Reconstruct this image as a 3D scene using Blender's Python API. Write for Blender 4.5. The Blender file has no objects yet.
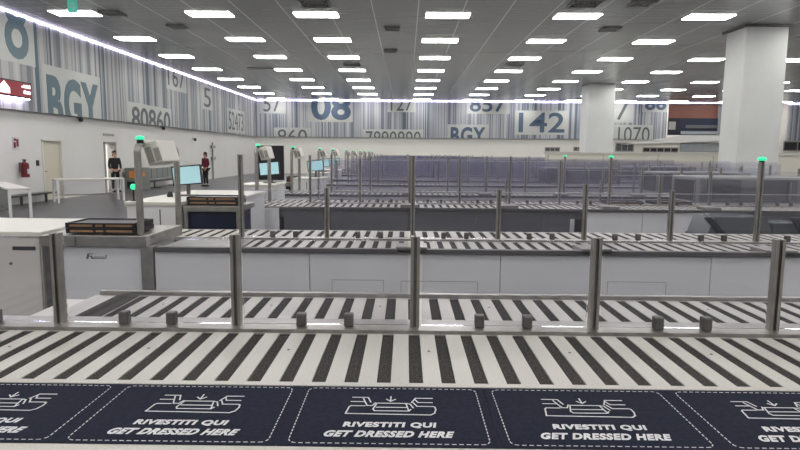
import bpy, bmesh, math, random
from mathutils import Vector, Matrix
random.seed(7)
sc = bpy.context.scene
COL = sc.collection
PI = math.pi
FZ = -0.2          # floor level
CZ = 5.7           # ceiling level
XL = -12.3         # left wall, lower part
YB = 49.2          # back wall, lower part

# ------------------------------------------------------------------ materials
def mat(name, col=(.5,.5,.5), rough=.5, metal=0., emit=None, estr=0., spec=.5):
    m = bpy.data.materials.new(name); m.use_nodes = True
    b = m.node_tree.nodes['Principled BSDF']
    b.inputs['Base Color'].default_value = (*col, 1)
    b.inputs['Roughness'].default_value = rough
    b.inputs['Metallic'].default_value = metal
    b.inputs['Specular IOR Level'].default_value = spec
    if emit:
        b.inputs['Emission Color'].default_value = (*emit, 1)
        b.inputs['Emission Strength'].default_value = estr
    return m

def noise_col(m, c1, c2, scale=(1,1,1), nscale=5., detail=3, lo=.35, hi=.65, coord='Object'):
    nt = m.node_tree; N = nt.nodes; L = nt.links
    tc = N.new('ShaderNodeTexCoord'); mp = N.new('ShaderNodeMapping')
    mp.inputs['Scale'].default_value = scale
    nz = N.new('ShaderNodeTexNoise'); nz.inputs['Scale'].default_value = nscale; nz.inputs['Detail'].default_value = detail
    cr = N.new('ShaderNodeValToRGB')
    cr.color_ramp.elements[0].position = lo; cr.color_ramp.elements[0].color = (*c1, 1)
    cr.color_ramp.elements[1].position = hi; cr.color_ramp.elements[1].color = (*c2, 1)
    L.new(tc.outputs[coord], mp.inputs['Vector']); L.new(mp.outputs[0], nz.inputs['Vector'])
    L.new(nz.outputs['Fac'], cr.inputs['Fac']); L.new(cr.outputs['Color'], N['Principled BSDF'].inputs['Base Color'])
    return m

M = {}
M['steel'] = noise_col(mat('brushed_steel', rough=.36, metal=.9), (.34,.325,.31), (.42,.405,.385), (1,1,1), 9, 2)
M['steel_dark'] = mat('dark_steel', (.16,.155,.15), .42, .8)
M['cream'] = noise_col(mat('speckled_cream_plate', rough=.42), (.42,.405,.375), (.52,.50,.465), (1,1,1), 220, 2, .38, .5)
M['cream_far'] = mat('pale_plate', (.50,.49,.475), .5)
M['roller'] = noise_col(mat('dark_rubber_roller', rough=.8, spec=.08), (.028,.026,.025), (.070,.066,.062), (1,1,1), 120, 3, .4, .62)
M['white'] = noise_col(mat('white_enamel', rough=.4), (.70,.70,.71), (.75,.75,.76), (1,1,1), 1.2, 2)
M['white_cream'] = mat('ivory_enamel', (.66,.64,.59), .4)
M['seam'] = mat('dark_seam', (.10,.10,.10), .6)
M['dark'] = mat('black_plastic', (.012,.012,.015), .4)
M['darkgrey'] = mat('dark_grey_gloss', (.12,.122,.13), .3)
M['navy'] = noise_col(mat('navy_vinyl', rough=.75, spec=.12), (.007,.009,.021), (.012,.014,.030), (1,1,1), 60, 3)
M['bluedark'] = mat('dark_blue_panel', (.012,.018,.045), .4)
M['print'] = mat('white_print', (.62,.62,.64), .6)
M['tray'] = mat('tray_black', (.016,.016,.022), .38)
M['tray_wood'] = mat('tray_amber_slot', (.34,.19,.10), .5)
M['wall'] = noise_col(mat('white_paint', rough=.7), (.66,.655,.63), (.70,.695,.67), (1,1,1), .35, 3)
M['wall_cream_lit'] = mat('lit_cream_wall_paint', (.84,.82,.76), .7)  # cream of the back wall, lightened in the colour in place of lamp light
M['partition'] = mat('ivory_partition', (.72,.69,.61), .6)
M['floor'] = noise_col(mat('dark_resin_floor', rough=.3), (.065,.066,.072), (.085,.086,.09), (1,1,1), .8, 4)
M['door'] = mat('cream_door', (.60,.57,.46), .5)
M['frame_grey'] = mat('frame_grey', (.33,.31,.29), .5)
M['column'] = noise_col(mat('column_paint', rough=.65), (.68,.69,.675), (.73,.74,.72), (1,1,1), .8, 3)
M['red'] = mat('signal_red', (.17,.012,.018), .4)
M['redled'] = mat('red_display', (.16,.006,.012), .4, emit=(.45,.01,.02), estr=.2)
M['white_led'] = mat('white_display', (.7,.7,.7), .4, emit=(1,.92,1), estr=.9)
M['green'] = mat('green_lamp', (.05,.5,.3), .3, emit=(.02,.66,.30), estr=1.05)
M['teal'] = mat('teal_exit_sign', (.05,.35,.28), .4, emit=(.05,.45,.33), estr=.5)
M['cyan'] = mat('cyan_screen', (.1,.3,.35), .3, emit=(.40,.54,.56), estr=.72)
M['lamp'] = mat('lamp_diffuser', (.9,.9,.9), .4, emit=(1,.985,.955), estr=17.)
M['led'] = mat('led_strip', (.9,.9,.9), .4, emit=(.80,.73,1), estr=15.)
M['orange'] = mat('orange_brown_panel', (.22,.085,.05), .5)
M['hazard'] = mat('orange_print', (.65,.25,.05), .5)
M['seat'] = mat('grey_seat', (.22,.23,.23), .5)
M['glassdark'] = mat('dim_window', (.10,.115,.12), .15)
M['glasspale'] = mat('pale_window', (.33,.36,.38), .2)
M['skin'] = mat('skin', (.42,.24,.17), .6)
M['hair'] = mat('dark_brown_hair', (.035,.014,.010), .7)
M['cloth_dark'] = mat('black_cloth', (.014,.014,.016), .85)
M['cloth_maroon'] = mat('maroon_cloth', (.13,.012,.028), .85)
M['mural_ink'] = mat('mural_teal_ink', (.105,.165,.195), .55)
M['mural_ink_blue'] = mat('mural_blue_ink', (.075,.115,.18), .55)
M['mural_ink_grey'] = mat('mural_grey_ink', (.10,.11,.12), .55)
M['mural_pale'] = mat('mural_pale_ground', (.50,.51,.49), .55)
M['bin_grey'] = mat('bin_grey', (.18,.19,.17), .5)
M['vent'] = mat('vent_grey', (.30,.30,.29), .5)

def plexi():
    m = bpy.data.materials.new('clear_plexiglass'); m.use_nodes = True
    nt = m.node_tree; N = nt.nodes; L = nt.links; N.clear()
    out = N.new('ShaderNodeOutputMaterial')
    tr = N.new('ShaderNodeBsdfTransparent'); tr.inputs['Color'].default_value = (.955,.955,.975,1)
    gl = N.new('ShaderNodeBsdfGlossy'); gl.inputs['Roughness'].default_value = .04; gl.inputs['Color'].default_value = (.9,.9,.95,1)
    df = N.new('ShaderNodeBsdfDiffuse'); df.inputs['Color'].default_value = (.37,.36,.44,1)
    fr = N.new('ShaderNodeFresnel'); fr.inputs['IOR'].default_value = 1.38
    m1 = N.new('ShaderNodeMixShader'); m1.inputs['Fac'].default_value = .036
    m2 = N.new('ShaderNodeMixShader')
    L.new(tr.outputs[0], m1.inputs[1]); L.new(df.outputs[0], m1.inputs[2])
    L.new(fr.outputs[0], m2.inputs['Fac']); L.new(m1.outputs[0], m2.inputs[1]); L.new(gl.outputs[0], m2.inputs[2])
    L.new(m2.outputs[0], out.inputs['Surface'])
    return m
M['plexi'] = plexi()
M['edge'] = mat('polished_edge', (.42,.42,.45), .3)

def stripe_mat(name, axis, pal, cell=.11):
    """printed barcode: vertical stripes whose tone depends only on the position along the wall"""
    m = mat(name, rough=.55); nt = m.node_tree; N = nt.nodes; L = nt.links
    tc = N.new('ShaderNodeTexCoord'); sp = N.new('ShaderNodeSeparateXYZ'); L.new(tc.outputs['Object'], sp.inputs[0])
    def wn(c, off):
        a = N.new('ShaderNodeMath'); a.operation = 'DIVIDE'; a.inputs[1].default_value = c; L.new(sp.outputs[axis], a.inputs[0])
        o = N.new('ShaderNodeMath'); o.operation = 'ADD'; o.inputs[1].default_value = off; L.new(a.outputs[0], o.inputs[0])
        f = N.new('ShaderNodeMath'); f.operation = 'FLOOR'; L.new(o.outputs[0], f.inputs[0])
        w = N.new('ShaderNodeTexWhiteNoise'); w.noise_dimensions = '1D'; L.new(f.outputs[0], w.inputs['W'])
        return w.outputs['Value']
    a = wn(cell, 0); b = wn(cell*3.7, 40.3); c = wn(cell*17, 11.7)
    def mix(x, y, fx):
        k = N.new('ShaderNodeMath'); k.operation = 'MULTIPLY'; k.inputs[1].default_value = fx; L.new(x, k.inputs[0])
        s = N.new('ShaderNodeMath'); s.operation = 'ADD'; L.new(k.outputs[0], s.inputs[0]); L.new(y, s.inputs[1]); return s.outputs[0]
    z = N.new('ShaderNodeMath'); z.operation = 'MULTIPLY'; z.inputs[1].default_value = .22; L.new(c, z.inputs[0])
    s = mix(b, z.outputs[0], .30); s = mix(a, s, .48)
    cr = N.new('ShaderNodeValToRGB'); cr.color_ramp.interpolation = 'CONSTANT'
    els = cr.color_ramp.elements
    els[0].position = 0; els[0].color = (*pal[0][1], 1); els[1].position = pal[1][0]; els[1].color = (*pal[1][1], 1)
    for p, q in pal[2:]:
        e = els.new(p); e.color = (*q, 1)
    L.new(s, cr.inputs['Fac']); L.new(cr.outputs['Color'], N['Principled BSDF'].inputs['Base Color'])
    return m
M['mural_left'] = stripe_mat('barcode_print_left', 'Y', [(0,(.075,.125,.155)),(.22,(.17,.195,.215)),(.33,(.33,.33,.34)),(.46,(.44,.44,.44)),(.60,(.25,.25,.26)),(.68,(.50,.50,.50)),(.82,(.20,.225,.24))])
M['mural_back'] = stripe_mat('barcode_print_back', 'X', [(0,(.10,.13,.17)),(.22,(.17,.19,.23)),(.33,(.32,.33,.37)),(.47,(.44,.45,.47)),(.62,(.24,.26,.30)),(.70,(.50,.50,.52)),(.85,(.21,.23,.27))], .085)

def ceiling_mat():
    m = mat('metal_ceiling_tiles', (.2,.2,.2), .26, .45); nt = m.node_tree; N = nt.nodes; L = nt.links
    tc = N.new('ShaderNodeTexCoord'); sp = N.new('ShaderNodeSeparateXYZ'); L.new(tc.outputs['Object'], sp.inputs[0])
    def line(axis, period, off, w):
        a = N.new('ShaderNodeMath'); a.operation = 'ADD'; a.inputs[1].default_value = off; L.new(sp.outputs[axis], a.inputs[0])
        p = N.new('ShaderNodeMath'); p.operation = 'PINGPONG'; p.inputs[1].default_value = period/2; L.new(a.outputs[0], p.inputs[0])
        c = N.new('ShaderNodeMath'); c.operation = 'LESS_THAN'; c.inputs[1].default_value = w; L.new(p.outputs[0], c.inputs[0]); return c.outputs[0]
    lx = line('X', 1.33, 100.0-1.24+.665, .016); ly = line('Y', .33, 0, .012)
    mr = N.new('ShaderNodeMix'); mr.data_type = 'RGBA'; mr.inputs[6].default_value = (.38,.385,.38,1); mr.inputs[7].default_value = (.27,.27,.27,1); L.new(ly, mr.inputs[0])
    m2 = N.new('ShaderNodeMix'); m2.data_type = 'RGBA'; L.new(mr.outputs[2], m2.inputs[6]); m2.inputs[7].default_value = (.8,.8,.8,1); L.new(lx, m2.inputs[0])
    L.new(m2.outputs[2], N['Principled BSDF'].inputs['Base Color'])
    return m
M['ceiling'] = ceiling_mat()

# ------------------------------------------------------------------ mesh helpers
class MB:
    def __init__(s): s.bm = bmesh.new(); s.mats = []
    def mi(s, m):
        if m not in s.mats: s.mats.append(m)
        return s.mats.index(m)
    def _tag(s, verts, m):
        if m is None: return
        i = s.mi(m)
        for v in verts:
            for f in v.link_faces: f.material_index = i
    def box(s, x0, x1, y0, y1, z0, z1, m=None, rot=None, bev=0):
        r = bmesh.ops.create_cube(s.bm, size=1); vs = r['verts']
        for v in vs: v.co = Vector((x0+(v.co.x+.5)*(x1-x0), y0+(v.co.y+.5)*(y1-y0), z0+(v.co.z+.5)*(z1-z0)))
        if rot:
            c, R = rot; c = Vector(c)
            for v in vs: v.co = c + R @ (v.co-c)
        s._tag(vs, m)
        if bev:
            es = list({e for v in vs for e in v.link_edges})
            bmesh.ops.bevel(s.bm, geom=es, offset=bev, segments=2, affect='EDGES', profile=.5)
        return s
    def cyl(s, p, q, r, m=None, seg=12, r2=None):
        p = Vector(p); q = Vector(q); d = q-p
        g = bmesh.ops.create_cone(s.bm, cap_ends=True, segments=seg, radius1=r, radius2=r if r2 is None else r2, depth=d.length)
        R = d.to_track_quat('Z', 'Y').to_matrix()
        for v in g['verts']: v.co = (p+q)/2 + R @ v.co
        s._tag(g['verts'], m); return s
    def sph(s, c, r, m=None, sc_=(1,1,1), seg=12):
        g = bmesh.ops.create_uvsphere(s.bm, u_segments=seg, v_segments=max(6, seg//2), radius=r)
        for v in g['verts']: v.co = Vector(c) + Vector((v.co.x*sc_[0], v.co.y*sc_[1], v.co.z*sc_[2]))
        s._tag(g['verts'], m); return s
    def tube(s, pts, r, m=None, seg=10):
        for a, b in zip(pts, pts[1:]): s.cyl(a, b, r, m, seg)
        for p in pts[1:-1]: s.sph(p, r, m, seg=seg)
        return s
    def prism(s, pts, vec, m=None):
        vec = Vector(vec); a = [s.bm.verts.new(Vector(p)) for p in pts]; b = [s.bm.verts.new(Vector(p)+vec) for p in pts]
        n = len(a); fs = [s.bm.faces.new(a), s.bm.faces.new(b[::-1])]
        for i in range(n): fs.append(s.bm.faces.new((a[i], b[i], b[(i+1)%n], a[(i+1)%n])))
        if m is not None:
            for f in fs: f.material_index = s.mi(m)
        return s
    def build(s, name, m=None, parent=None, smooth=False, off=(0,0,0)):
        bmesh.ops.recalc_face_normals(s.bm, faces=s.bm.faces)
        me = bpy.data.meshes.new(name); 
        if any(off): bmesh.ops.translate(s.bm, verts=s.bm.verts, vec=-Vector(off))
        s.bm.to_mesh(me); s.bm.free()
        ms = s.mats if s.mats else [m]
        for k in ms: me.materials.append(M[k])
        if smooth:
            me.polygons.foreach_set('use_smooth', [True]*len(me.polygons))
        o = bpy.data.objects.new(name, me); COL.objects.link(o); o.location = off
        if parent: o.parent = parent
        return o

def tag(o, label, cat, group=None, kind=None):
    o['label'] = label; o['category'] = cat
    if group: o['group'] = group
    if kind: o['kind'] = kind
    return o
def thing(name, label, cat, loc=(0,0,0), rz=0, group=None):
    o = bpy.data.objects.new(name, None); COL.objects.link(o); o.location = loc; o.rotation_euler.z = rz
    o.empty_display_size = .1
    return tag(o, label, cat, group)
def struct(o): o['kind'] = 'structure'; return o
def dup(root, loc, label, group=None, rz=None):
    r = root.copy(); COL.objects.link(r); r.location = loc; r['label'] = label
    if rz is not None: r.rotation_euler.z = rz
    if group: r['group'] = group
    for ch in list(root.children):
        c = ch.copy(); COL.objects.link(c); c.parent = r
        for g in list(ch.children):
            d = g.copy(); COL.objects.link(d); d.parent = c
    return r

def text_polys(s, bold=.0, shear=0., spacing=1.):
    cu = bpy.data.curves.new('t', 'FONT'); cu.body = s; cu.offset = bold; cu.shear = shear; cu.resolution_u = 4
    cu.space_character = spacing
    o = bpy.data.objects.new('t', cu); COL.objects.link(o)
    dg = bpy.context.evaluated_depsgraph_get(); dg.update()
    me = bpy.data.meshes.new_from_object(o.evaluated_get(dg))
    bpy.data.objects.remove(o); 
    return me
def text_bm(s, u0, u1, v0, v1, bold=0, shear=0, thick=.004, clip=None, spacing=1.):
    """lettering fitted to a rectangle in the (u, v) plane; w is the thickness"""
    me = text_polys(s, bold, shear, spacing)
    bm = bmesh.new(); bm.from_mesh(me)
    xs = [v.co.x for v in bm.verts]; ys = [v.co.y for v in bm.verts]
    ax, bx, ay, by = min(xs), max(xs), min(ys), max(ys)
    for v in bm.verts:
        v.co = Vector((u0+(v.co.x-ax)/(bx-ax)*(u1-u0), v0+(v.co.y-ay)/(by-ay)*(v1-v0), 0))
    if clip:
        for (lim, sgn) in clip:
            bmesh.ops.bisect_plane(bm, geom=bm.verts[:]+bm.edges[:]+bm.faces[:], plane_co=(0,lim,0), plane_no=(0,sgn,0), clear_outer=True)
    r = bmesh.ops.extrude_face_region(bm, geom=bm.faces[:])
    for e in r['geom']:
        if isinstance(e, bmesh.types.BMVert): e.co.z += thick
    bmesh.ops.recalc_face_normals(bm, faces=bm.faces)
    return bm
def bm_obj(name, bm, m, parent=None, fn=None):
    if fn:
        for v in bm.verts: v.co = Vector(fn(v.co))
        bmesh.ops.recalc_face_normals(bm, faces=bm.faces)
    for f in bm.faces: f.smooth = False
    me = bpy.data.meshes.new(name); bm.to_mesh(me); bm.free(); me.materials.append(M[m])
    o = bpy.data.objects.new(name, me); COL.objects.link(o)
    if parent: o.parent = parent
    return o

# ------------------------------------------------------------------ room shell
XR = 34
struct(MB().box(XL-.3, XR, -9, YB+3, FZ-.2, FZ).build('floor', 'floor'))
struct(MB().box(XL-.3, XR, -9, YB+3, CZ, CZ+.2).build('ceiling', 'ceiling'))
# left wall with its two door openings
d1 = (20.3, 21.5); d2 = (24.5, 25.5)
w = MB()
for a, b in ((-9, d1[0]), (d1[1], d2[0]), (d2[1], YB+1)): w.box(XL-.3, XL, a, b, FZ, CZ)
w.box(XL-.3, XL, d1[0], d1[1], 1.88, CZ); w.box(XL-.3, XL, d2[0], d2[1], 1.88, CZ)
struct(w.build('wall_left', 'wall'))
struct(MB().box(XL-.3, XL-.15, 20.3, 21.5, FZ, 1.88).build('wall_left_recess', 'wall'))
struct(MB().box(XL-1.9, XL-1.8, 23.4, 26.8, FZ, 2.3).box(XL-1.9, XL-.3, 26.7, 26.8, FZ, 2.3).box(XL-1.9, XL-.3, 23.4, 23.5, FZ, 2.3).box(XL-1.9, XL-.3, 23.4, 26.8, 2.3, 2.4).box(XL-1.9, XL-.3, 23.4, 26.8, FZ-.2, FZ).build('wall_corridor', 'wall'))
struct(MB().box(XL-.3, 21.1, YB, YB+.3, FZ, CZ).box(21.1, 25.5, YB, YB+.3, FZ, 3.15).box(25.5, XR, YB, YB+.3, FZ, CZ).box(21.1, 25.5, YB+1.2, YB+1.4, 3.0, CZ).build('wall_back', 'wall_cream_lit'))
struct(MB().box(XR, XR+.3, -9, YB+3, FZ, CZ).build('wall_right', 'wall'))
struct(MB().box(XL-.3, XR, -9.3, -9, FZ, CZ).build('wall_front', 'wall'))
for i, (dx, dy, wx, wy) in enumerate([(10.93, 20.05, 1.38, 1.2), (10.85, 36.6, 1.62, 1.4)]):
    o = MB().box(dx, dx+wx, dy, dy+wy, FZ, CZ-.001, bev=.03).build('square_column', 'column')
    tag(o, ['large square white column nearest the camera on the right', 'far square white column standing further back, left of the large one'][i], 'column', 'square columns of the hall')
    o['kind'] = 'structure'
struct(MB().box(10.83,12.4,19.95,21.35,CZ-.06,CZ-.002).build('shadow_ring_1', 'steel_dark'))  # dark ring stands in for the slight shadow around the column top

# murals: projecting printed bands along the walls
ML = XL+.18; MBk = YB-.2
mural_l = MB().box(XL, ML, -5, MBk, 2.76, CZ-.002).build('barcode_mural', 'mural_left')
tag(mural_l, 'barcode striped mural band along the top of the left wall', 'mural')
mural_b = MB().box(ML, 20.9, MBk, YB, 2.76, CZ-.002).build('barcode_mural', 'mural_back')
tag(mural_b, 'barcode striped mural band along the top of the back wall', 'mural')
mural_r = MB().box(30.6, XR, MBk, YB, 2.76, CZ-.002).build('barcode_mural', 'mural_back')
tag(mural_r, 'barcode striped mural piece at the far right beyond the large column', 'mural')
def on_left(co): return (ML + co.z, co.x, co.y)
def on_back(co): return (co.x, MBk - co.z, co.y)
T_ = CZ-.02; B_ = 2.765
def mural_text(parent, fn, panel, s, rect, bold, ink, clip=True):
    sp_ = 1.14 if s == 'BGY' else 1.0
    if panel:
        b = MB().box(panel[0], panel[1], panel[2], panel[3], -.001, .008).bm
        bm_obj('number_panel', b, 'mural_pale', parent, fn)
    bm_obj('number_print', text_bm(s, *rect, bold=bold, thick=.018, spacing=sp_, clip=[(T_, 1), (B_, -1)] if clip else None), ink, parent, fn)
# (u0,u1,v0,v1)
mural_text(mural_l, on_left, (16.3,19.95,4.2,T_), '8', (18.5,19.65,4.32,6.5), .012, 'mural_ink')
mural_text(mural_l, on_left, (20.3,24.1,B_,4.38), 'BGY', (20.5,23.9,2.25,4.08), .042, 'mural_ink')
mural_text(mural_l, on_left, (26.4,31.3,B_,3.66), '80860', (26.75,31.1,2.5,3.5), .014, 'mural_ink_grey')
mural_text(mural_l, on_left, (30.8,33.6,4.68,T_), '167', (31.0,33.3,4.86,5.9), .0, 'mural_ink_grey')
mural_text(mural_l, on_left, (36.0,38.0,4.05,5.5), '5', (36.4,37.7,4.2,5.35), .0, 'mural_ink_grey')
mural_text(mural_l, on_left, (41.0,45.6,2.86,4.5), '52473', (41.4,45.1,3.05,4.3), .0, 'mural_ink_grey')
mural_text(mural_b, on_back, (-11.8,-9.7,4.62,T_), '57', (-11.5,-10.1,4.76,6.0), .0, 'mural_ink_grey')
mural_text(mural_b, on_back, (-7.95,-4.3,3.98,T_), '08', (-7.66,-4.45,4.12,6.25), .03, 'mural_ink_blue')
mural_text(mural_b, on_back, (-10.7,-7.7,B_,3.5), '860', (-10.4,-8.0,2.2,3.36), .0, 'mural_ink_grey')
mural_text(mural_b, on_back, (-1.5,.75,4.8,T_), '127', (-1.25,.5,4.9,5.95), .0, 'mural_ink_grey')
mural_text(mural_b, on_back, (-3.5,1.4,B_,3.42), '7890890', (-3.25,1.2,2.1,3.28), .0, 'mural_ink_grey')
mural_text(mural_b, on_back, (4.9,8.3,4.72,T_), '857', (5.1,8.0,4.86,6.1), .015, 'mural_ink_blue')
mural_text(mural_b, on_back, (3.35,6.65,B_,3.85), 'BGY', (3.6,6.4,2.3,3.66), .035, 'mural_ink_blue')
mural_text(mural_b, on_back, (8.75,13.0,3.08,5.0), '142', (9.05,12.75,3.27,4.85), .015, 'mural_ink_blue')
mural_text(mural_b, on_back, (16.4,18.2,4.1,T_), '7', (16.8,17.9,4.3,5.9), .0, 'mural_ink_grey')
mural_text(mural_b, on_back, (18.9,20.9,4.95,T_), '86', (19.1,20.8,5.1,6.2), .03, 'mural_ink_blue')
mural_text(mural_b, on_back, (16.1,19.85,B_,3.92), '11070', (16.35,19.6,2.55,3.76), .0, 'mural_ink_grey')
# LED lines in the corner of ceiling and mural
tag(MB().box(ML+.02, ML+.045, 2, MBk-.08, CZ-.03, CZ-.002).build('led_strip', 'led'), 'thin white light line along the ceiling edge over the left mural', 'light strip', 'light lines at the ceiling edge')
tag(MB().box(ML+.1, 26, MBk-.06, MBk-.02, CZ-.035, CZ-.002).build('led_strip', 'led'), 'thin white light line along the ceiling edge over the back mural', 'light strip', 'light lines at the ceiling edge')
tag(MB().box(30.5, XR-.1, MBk-.06, MBk-.02, CZ-.035, CZ-.002).build('led_strip', 'led'), 'thin white light line at the ceiling edge right of the large column', 'light strip', 'light lines at the ceiling edge')

# back right: recess with orange-brown board, dark balcony, windows
o = MB().box(21.1,25.5,YB+.9,YB+1.15,4.55,CZ-.05).build('orange_board', 'orange'); tag(o, 'orange-brown board under the ceiling left of the large column', 'panel')
t = thing('gallery_opening', 'dark gallery opening with purple shimmer below the orange-brown board', 'opening', (23.3, YB+.8, 3.15))
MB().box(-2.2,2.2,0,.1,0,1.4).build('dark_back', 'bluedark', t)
MB().box(-2.1,-1.0,-.15,-.05,.25,1.35).build('cabinet', 'dark', t); MB().box(-1.85,-1.3,-.2,-.15,.45,1.1).build('notice', 'vent', t)
MB().box(-.8,2.2,-.1,0,.1,.35).build('pale_ledge', 'glasspale', t); MB().box(-.4,2.2,-.1,0,.6,.85).build('beam', 'darkgrey', t)
def window(x0, x1, z0, z1, m, n, label, group=None, y=YB):
    t = thing('interior_window', label, 'window', ((x0+x1)/2, y-.03, z0), group=group)
    h = z1-z0; w_ = (x1-x0)/2
    MB().box(-w_,w_,-.03,.02,0,h).build('pane', m, t)
    f = MB().box(-w_,w_,-.05,-.03,0,.07).box(-w_,w_,-.05,-.03,h-.07,h)
    for i in range(n+1):
        x = -w_ + 2*w_*i/n; f.box(x-.04,x+.04,-.05,-.03,0,h)
    f.build('window_frame', 'frame_grey', t); return t
window(11.3,12.45,1.75,2.1,'glassdark',3,'small dark slot window in the back wall left of the far column, left one of two','slot windows left of the far column')
window(13.6,14.6,1.8,2.15,'glassdark',3,'small dark slot window in the back wall touching the far column, right one of two','slot windows left of the far column')
window(17.0,18.4,1.8,2.5,'glassdark',3,'dark window in the back wall right of the far column')
window(19.2,22.0,1.75,2.15,'dark',5,'low black strip window in the back wall between the two columns')
window(22.2,26.0,1.8,2.55,'glasspale',6,'wide pale grey window in the back wall beside the large column')
window(30.5,33.8,1.95,2.7,'dark',3,'black window at the far right beyond the large column')
o = MB().prism([(17.5,YB-.25,2.35),(26.0,YB-.25,2.7),(26.0,YB-.25,3.15),(22.3,YB-.25,3.15)], (0,.2,0)).build('sloping_beam', 'wall'); tag(o, 'white sloping stair beam on the back wall below the dark gallery', 'beam')

# ceiling lights
xs = [-10.2,-6.05,-2.78,1.24,5.2,9.19,13.2,17.2,21.2,25.2,29.2]
ordn = ['first','second','third','fourth','fifth','sixth','seventh','eighth','ninth','tenth','eleventh']
lm = MB().box(-.665,.665,-.33,.33,-.012,-.0005,'lamp').build('ceiling_light')
lm.location = (0,0,CZ)
first = True
for k in range(-6, 8):
    y = 19.0+4.12*k
    for j, x in enumerate(xs):
        if abs(x-10.6) < 1.6 and abs(y-36.6) < 2 and False: continue
        if k == 4 and j == 5: pass
        if k < 0 and j > 9: continue
        o = lm if first else lm.copy()
        if not first: COL.objects.link(o)
        first = False
        o.location = (x, y, CZ)
        if k >= 0: lb = 'white rectangular ceiling light, %s row from the nearest, %s column from the left wall' % (ordn[k], ordn[j])
        else: lb = 'white rectangular ceiling light outside the view, %s row, %s column from left' % (ordn[-k-1], ordn[j])
        tag(o, lb, 'ceiling light', 'rectangular ceiling lights')
# ceiling diffusers
def vent(x, y, s, label, kind=0):
    t = thing('ceiling_vent', label, 'vent', (x, y, CZ), group='ceiling air vents')
    f = MB()
    for a, b, c, d in ((-s,s,-s,-s+.05),(-s,s,s-.05,s),(-s,-s+.05,-s,s),(s-.05,s,-s,s)): f.box(a,b,c,d,-.05,-.001)
    f.build('vent_frame', 'vent', t)
    MB().box(-s+.05,s-.05,-s+.05,s-.05,-.012,-.002).build('backing', 'dark' if kind else 'vent', t)
    for q in (.75,.5,.25):
        r = s*q; b = MB()
        for i in range(16):
            a0, a1 = 2*PI*i/16, 2*PI*(i+1)/16
            b.cyl((r*math.cos(a0),r*math.sin(a0),-.035),(r*math.cos(a1),r*math.sin(a1),-.035),.022,seg=6)
        b.build('louvre_ring', 'vent', t)
for a in [(-2.6,17.5,.42,'dark square ceiling vent cut by the top edge, left of centre',1),(4.95,17.3,.42,'dark square ceiling vent cut by the top edge, right of centre',1),
          (-9.0,18.9,.3,'ceiling vent beside the leftmost light of the nearest row',0),(-7.74,20.8,.28,'small grey ceiling vent between the two leftmost lights of the nearest rows',0),
          (6.5,17.3,.3,'small grey ceiling vent at the top edge right of the dark one',0),(6.8,20.8,.3,'grey ceiling vent left of the large column, in front of the second light row',0),
          (-.5,20.9,.26,'small ceiling vent left of the centre light column, nearest of two',0),(-.65,25.3,.26,'small ceiling vent left of the centre light column, farther of two',0),
          (-2.6,29.2,.38,'dark ceiling vent in the middle of the hall, left of centre',1),(5.07,28.9,.38,'dark ceiling vent in the middle of the hall, right of centre',1)]: vent(*a)
tag(MB().box(-8.0,-6.7,30.4,31.0,CZ-.01,CZ-.0004).build('unlit_light', 'vent'), 'unlit pale ceiling light panel between lit ones at the left', 'ceiling light')
# exit sign hung from the ceiling
t = thing('exit_sign', 'teal pictogram exit sign hanging from the ceiling at the upper left', 'sign', (-9.2,17.0,CZ))
MB().cyl((-.08,0,-.08),(-.08,0,0),.006).cyl((.08,0,-.08),(.08,0,0),.006).build('hanger', 'steel', t)
MB().box(-.13,.13,-.012,.012,-.42,-.08).build('sign_plate', 'teal', t)
MB().sph((.02,-.016,-.14),.02,seg=8).tube([(.015,-.016,-.17),(0,-.016,-.24),(.05,-.016,-.29),(.03,-.016,-.36)],.012,seg=6).tube([(0,-.016,-.24),(-.05,-.016,-.29),(-.09,-.016,-.28)],.012,seg=6).tube([(.015,-.016,-.18),(-.05,-.016,-.2)],.009,seg=6).tube([(.015,-.016,-.18),(.07,-.016,-.22)],.009,seg=6).build('running_figure', 'print', t)

# ------------------------------------------------------------------ left wall furniture
t = thing('closed_door', 'closed cream door in the left wall right of the fire extinguisher', 'door', (XL, 20.9, FZ))
MB().box(-.12,-.06,-.54,.54,0.002,2.03).build('door_leaf', 'door', t)
MB().box(-.13,.03,-.6,-.54,.0,2.08).box(-.13,.03,.54,.6,0,2.08).box(-.13,.03,-.6,.6,2.03,2.08).build('door_frame', 'white_cream', t)
MB().box(-.07,-.02,-.46,-.42,.98,1.02).box(-.03,-.01,-.46,-.32,.985,1.01).build('door_handle', 'steel_dark', t)
o = MB().box(XL,XL+.05,19.95,20.05,1.0,1.18).build('access_reader', 'dark'); tag(o, 'small dark access reader on the wall left of the cream door', 'reader')
t = thing('open_doorway', 'open doorway with grey frame in the left wall, dark-dressed person inside', 'doorway', (XL, 25.0, FZ))
MB().box(-.3,.04,-.5,-.42,0,2.08).box(-.3,.04,.36,.5,0,2.08).box(-.3,.04,-.5,.5,2.0,2.08).build('door_frame', 'frame_grey', t)
o = MB().box(XL,XL+.02,24.5,25.4,2.12,2.22).build('door_plate', 'frame_grey'); tag(o, 'narrow grey name plate on the wall above the open doorway', 'sign')

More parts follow.
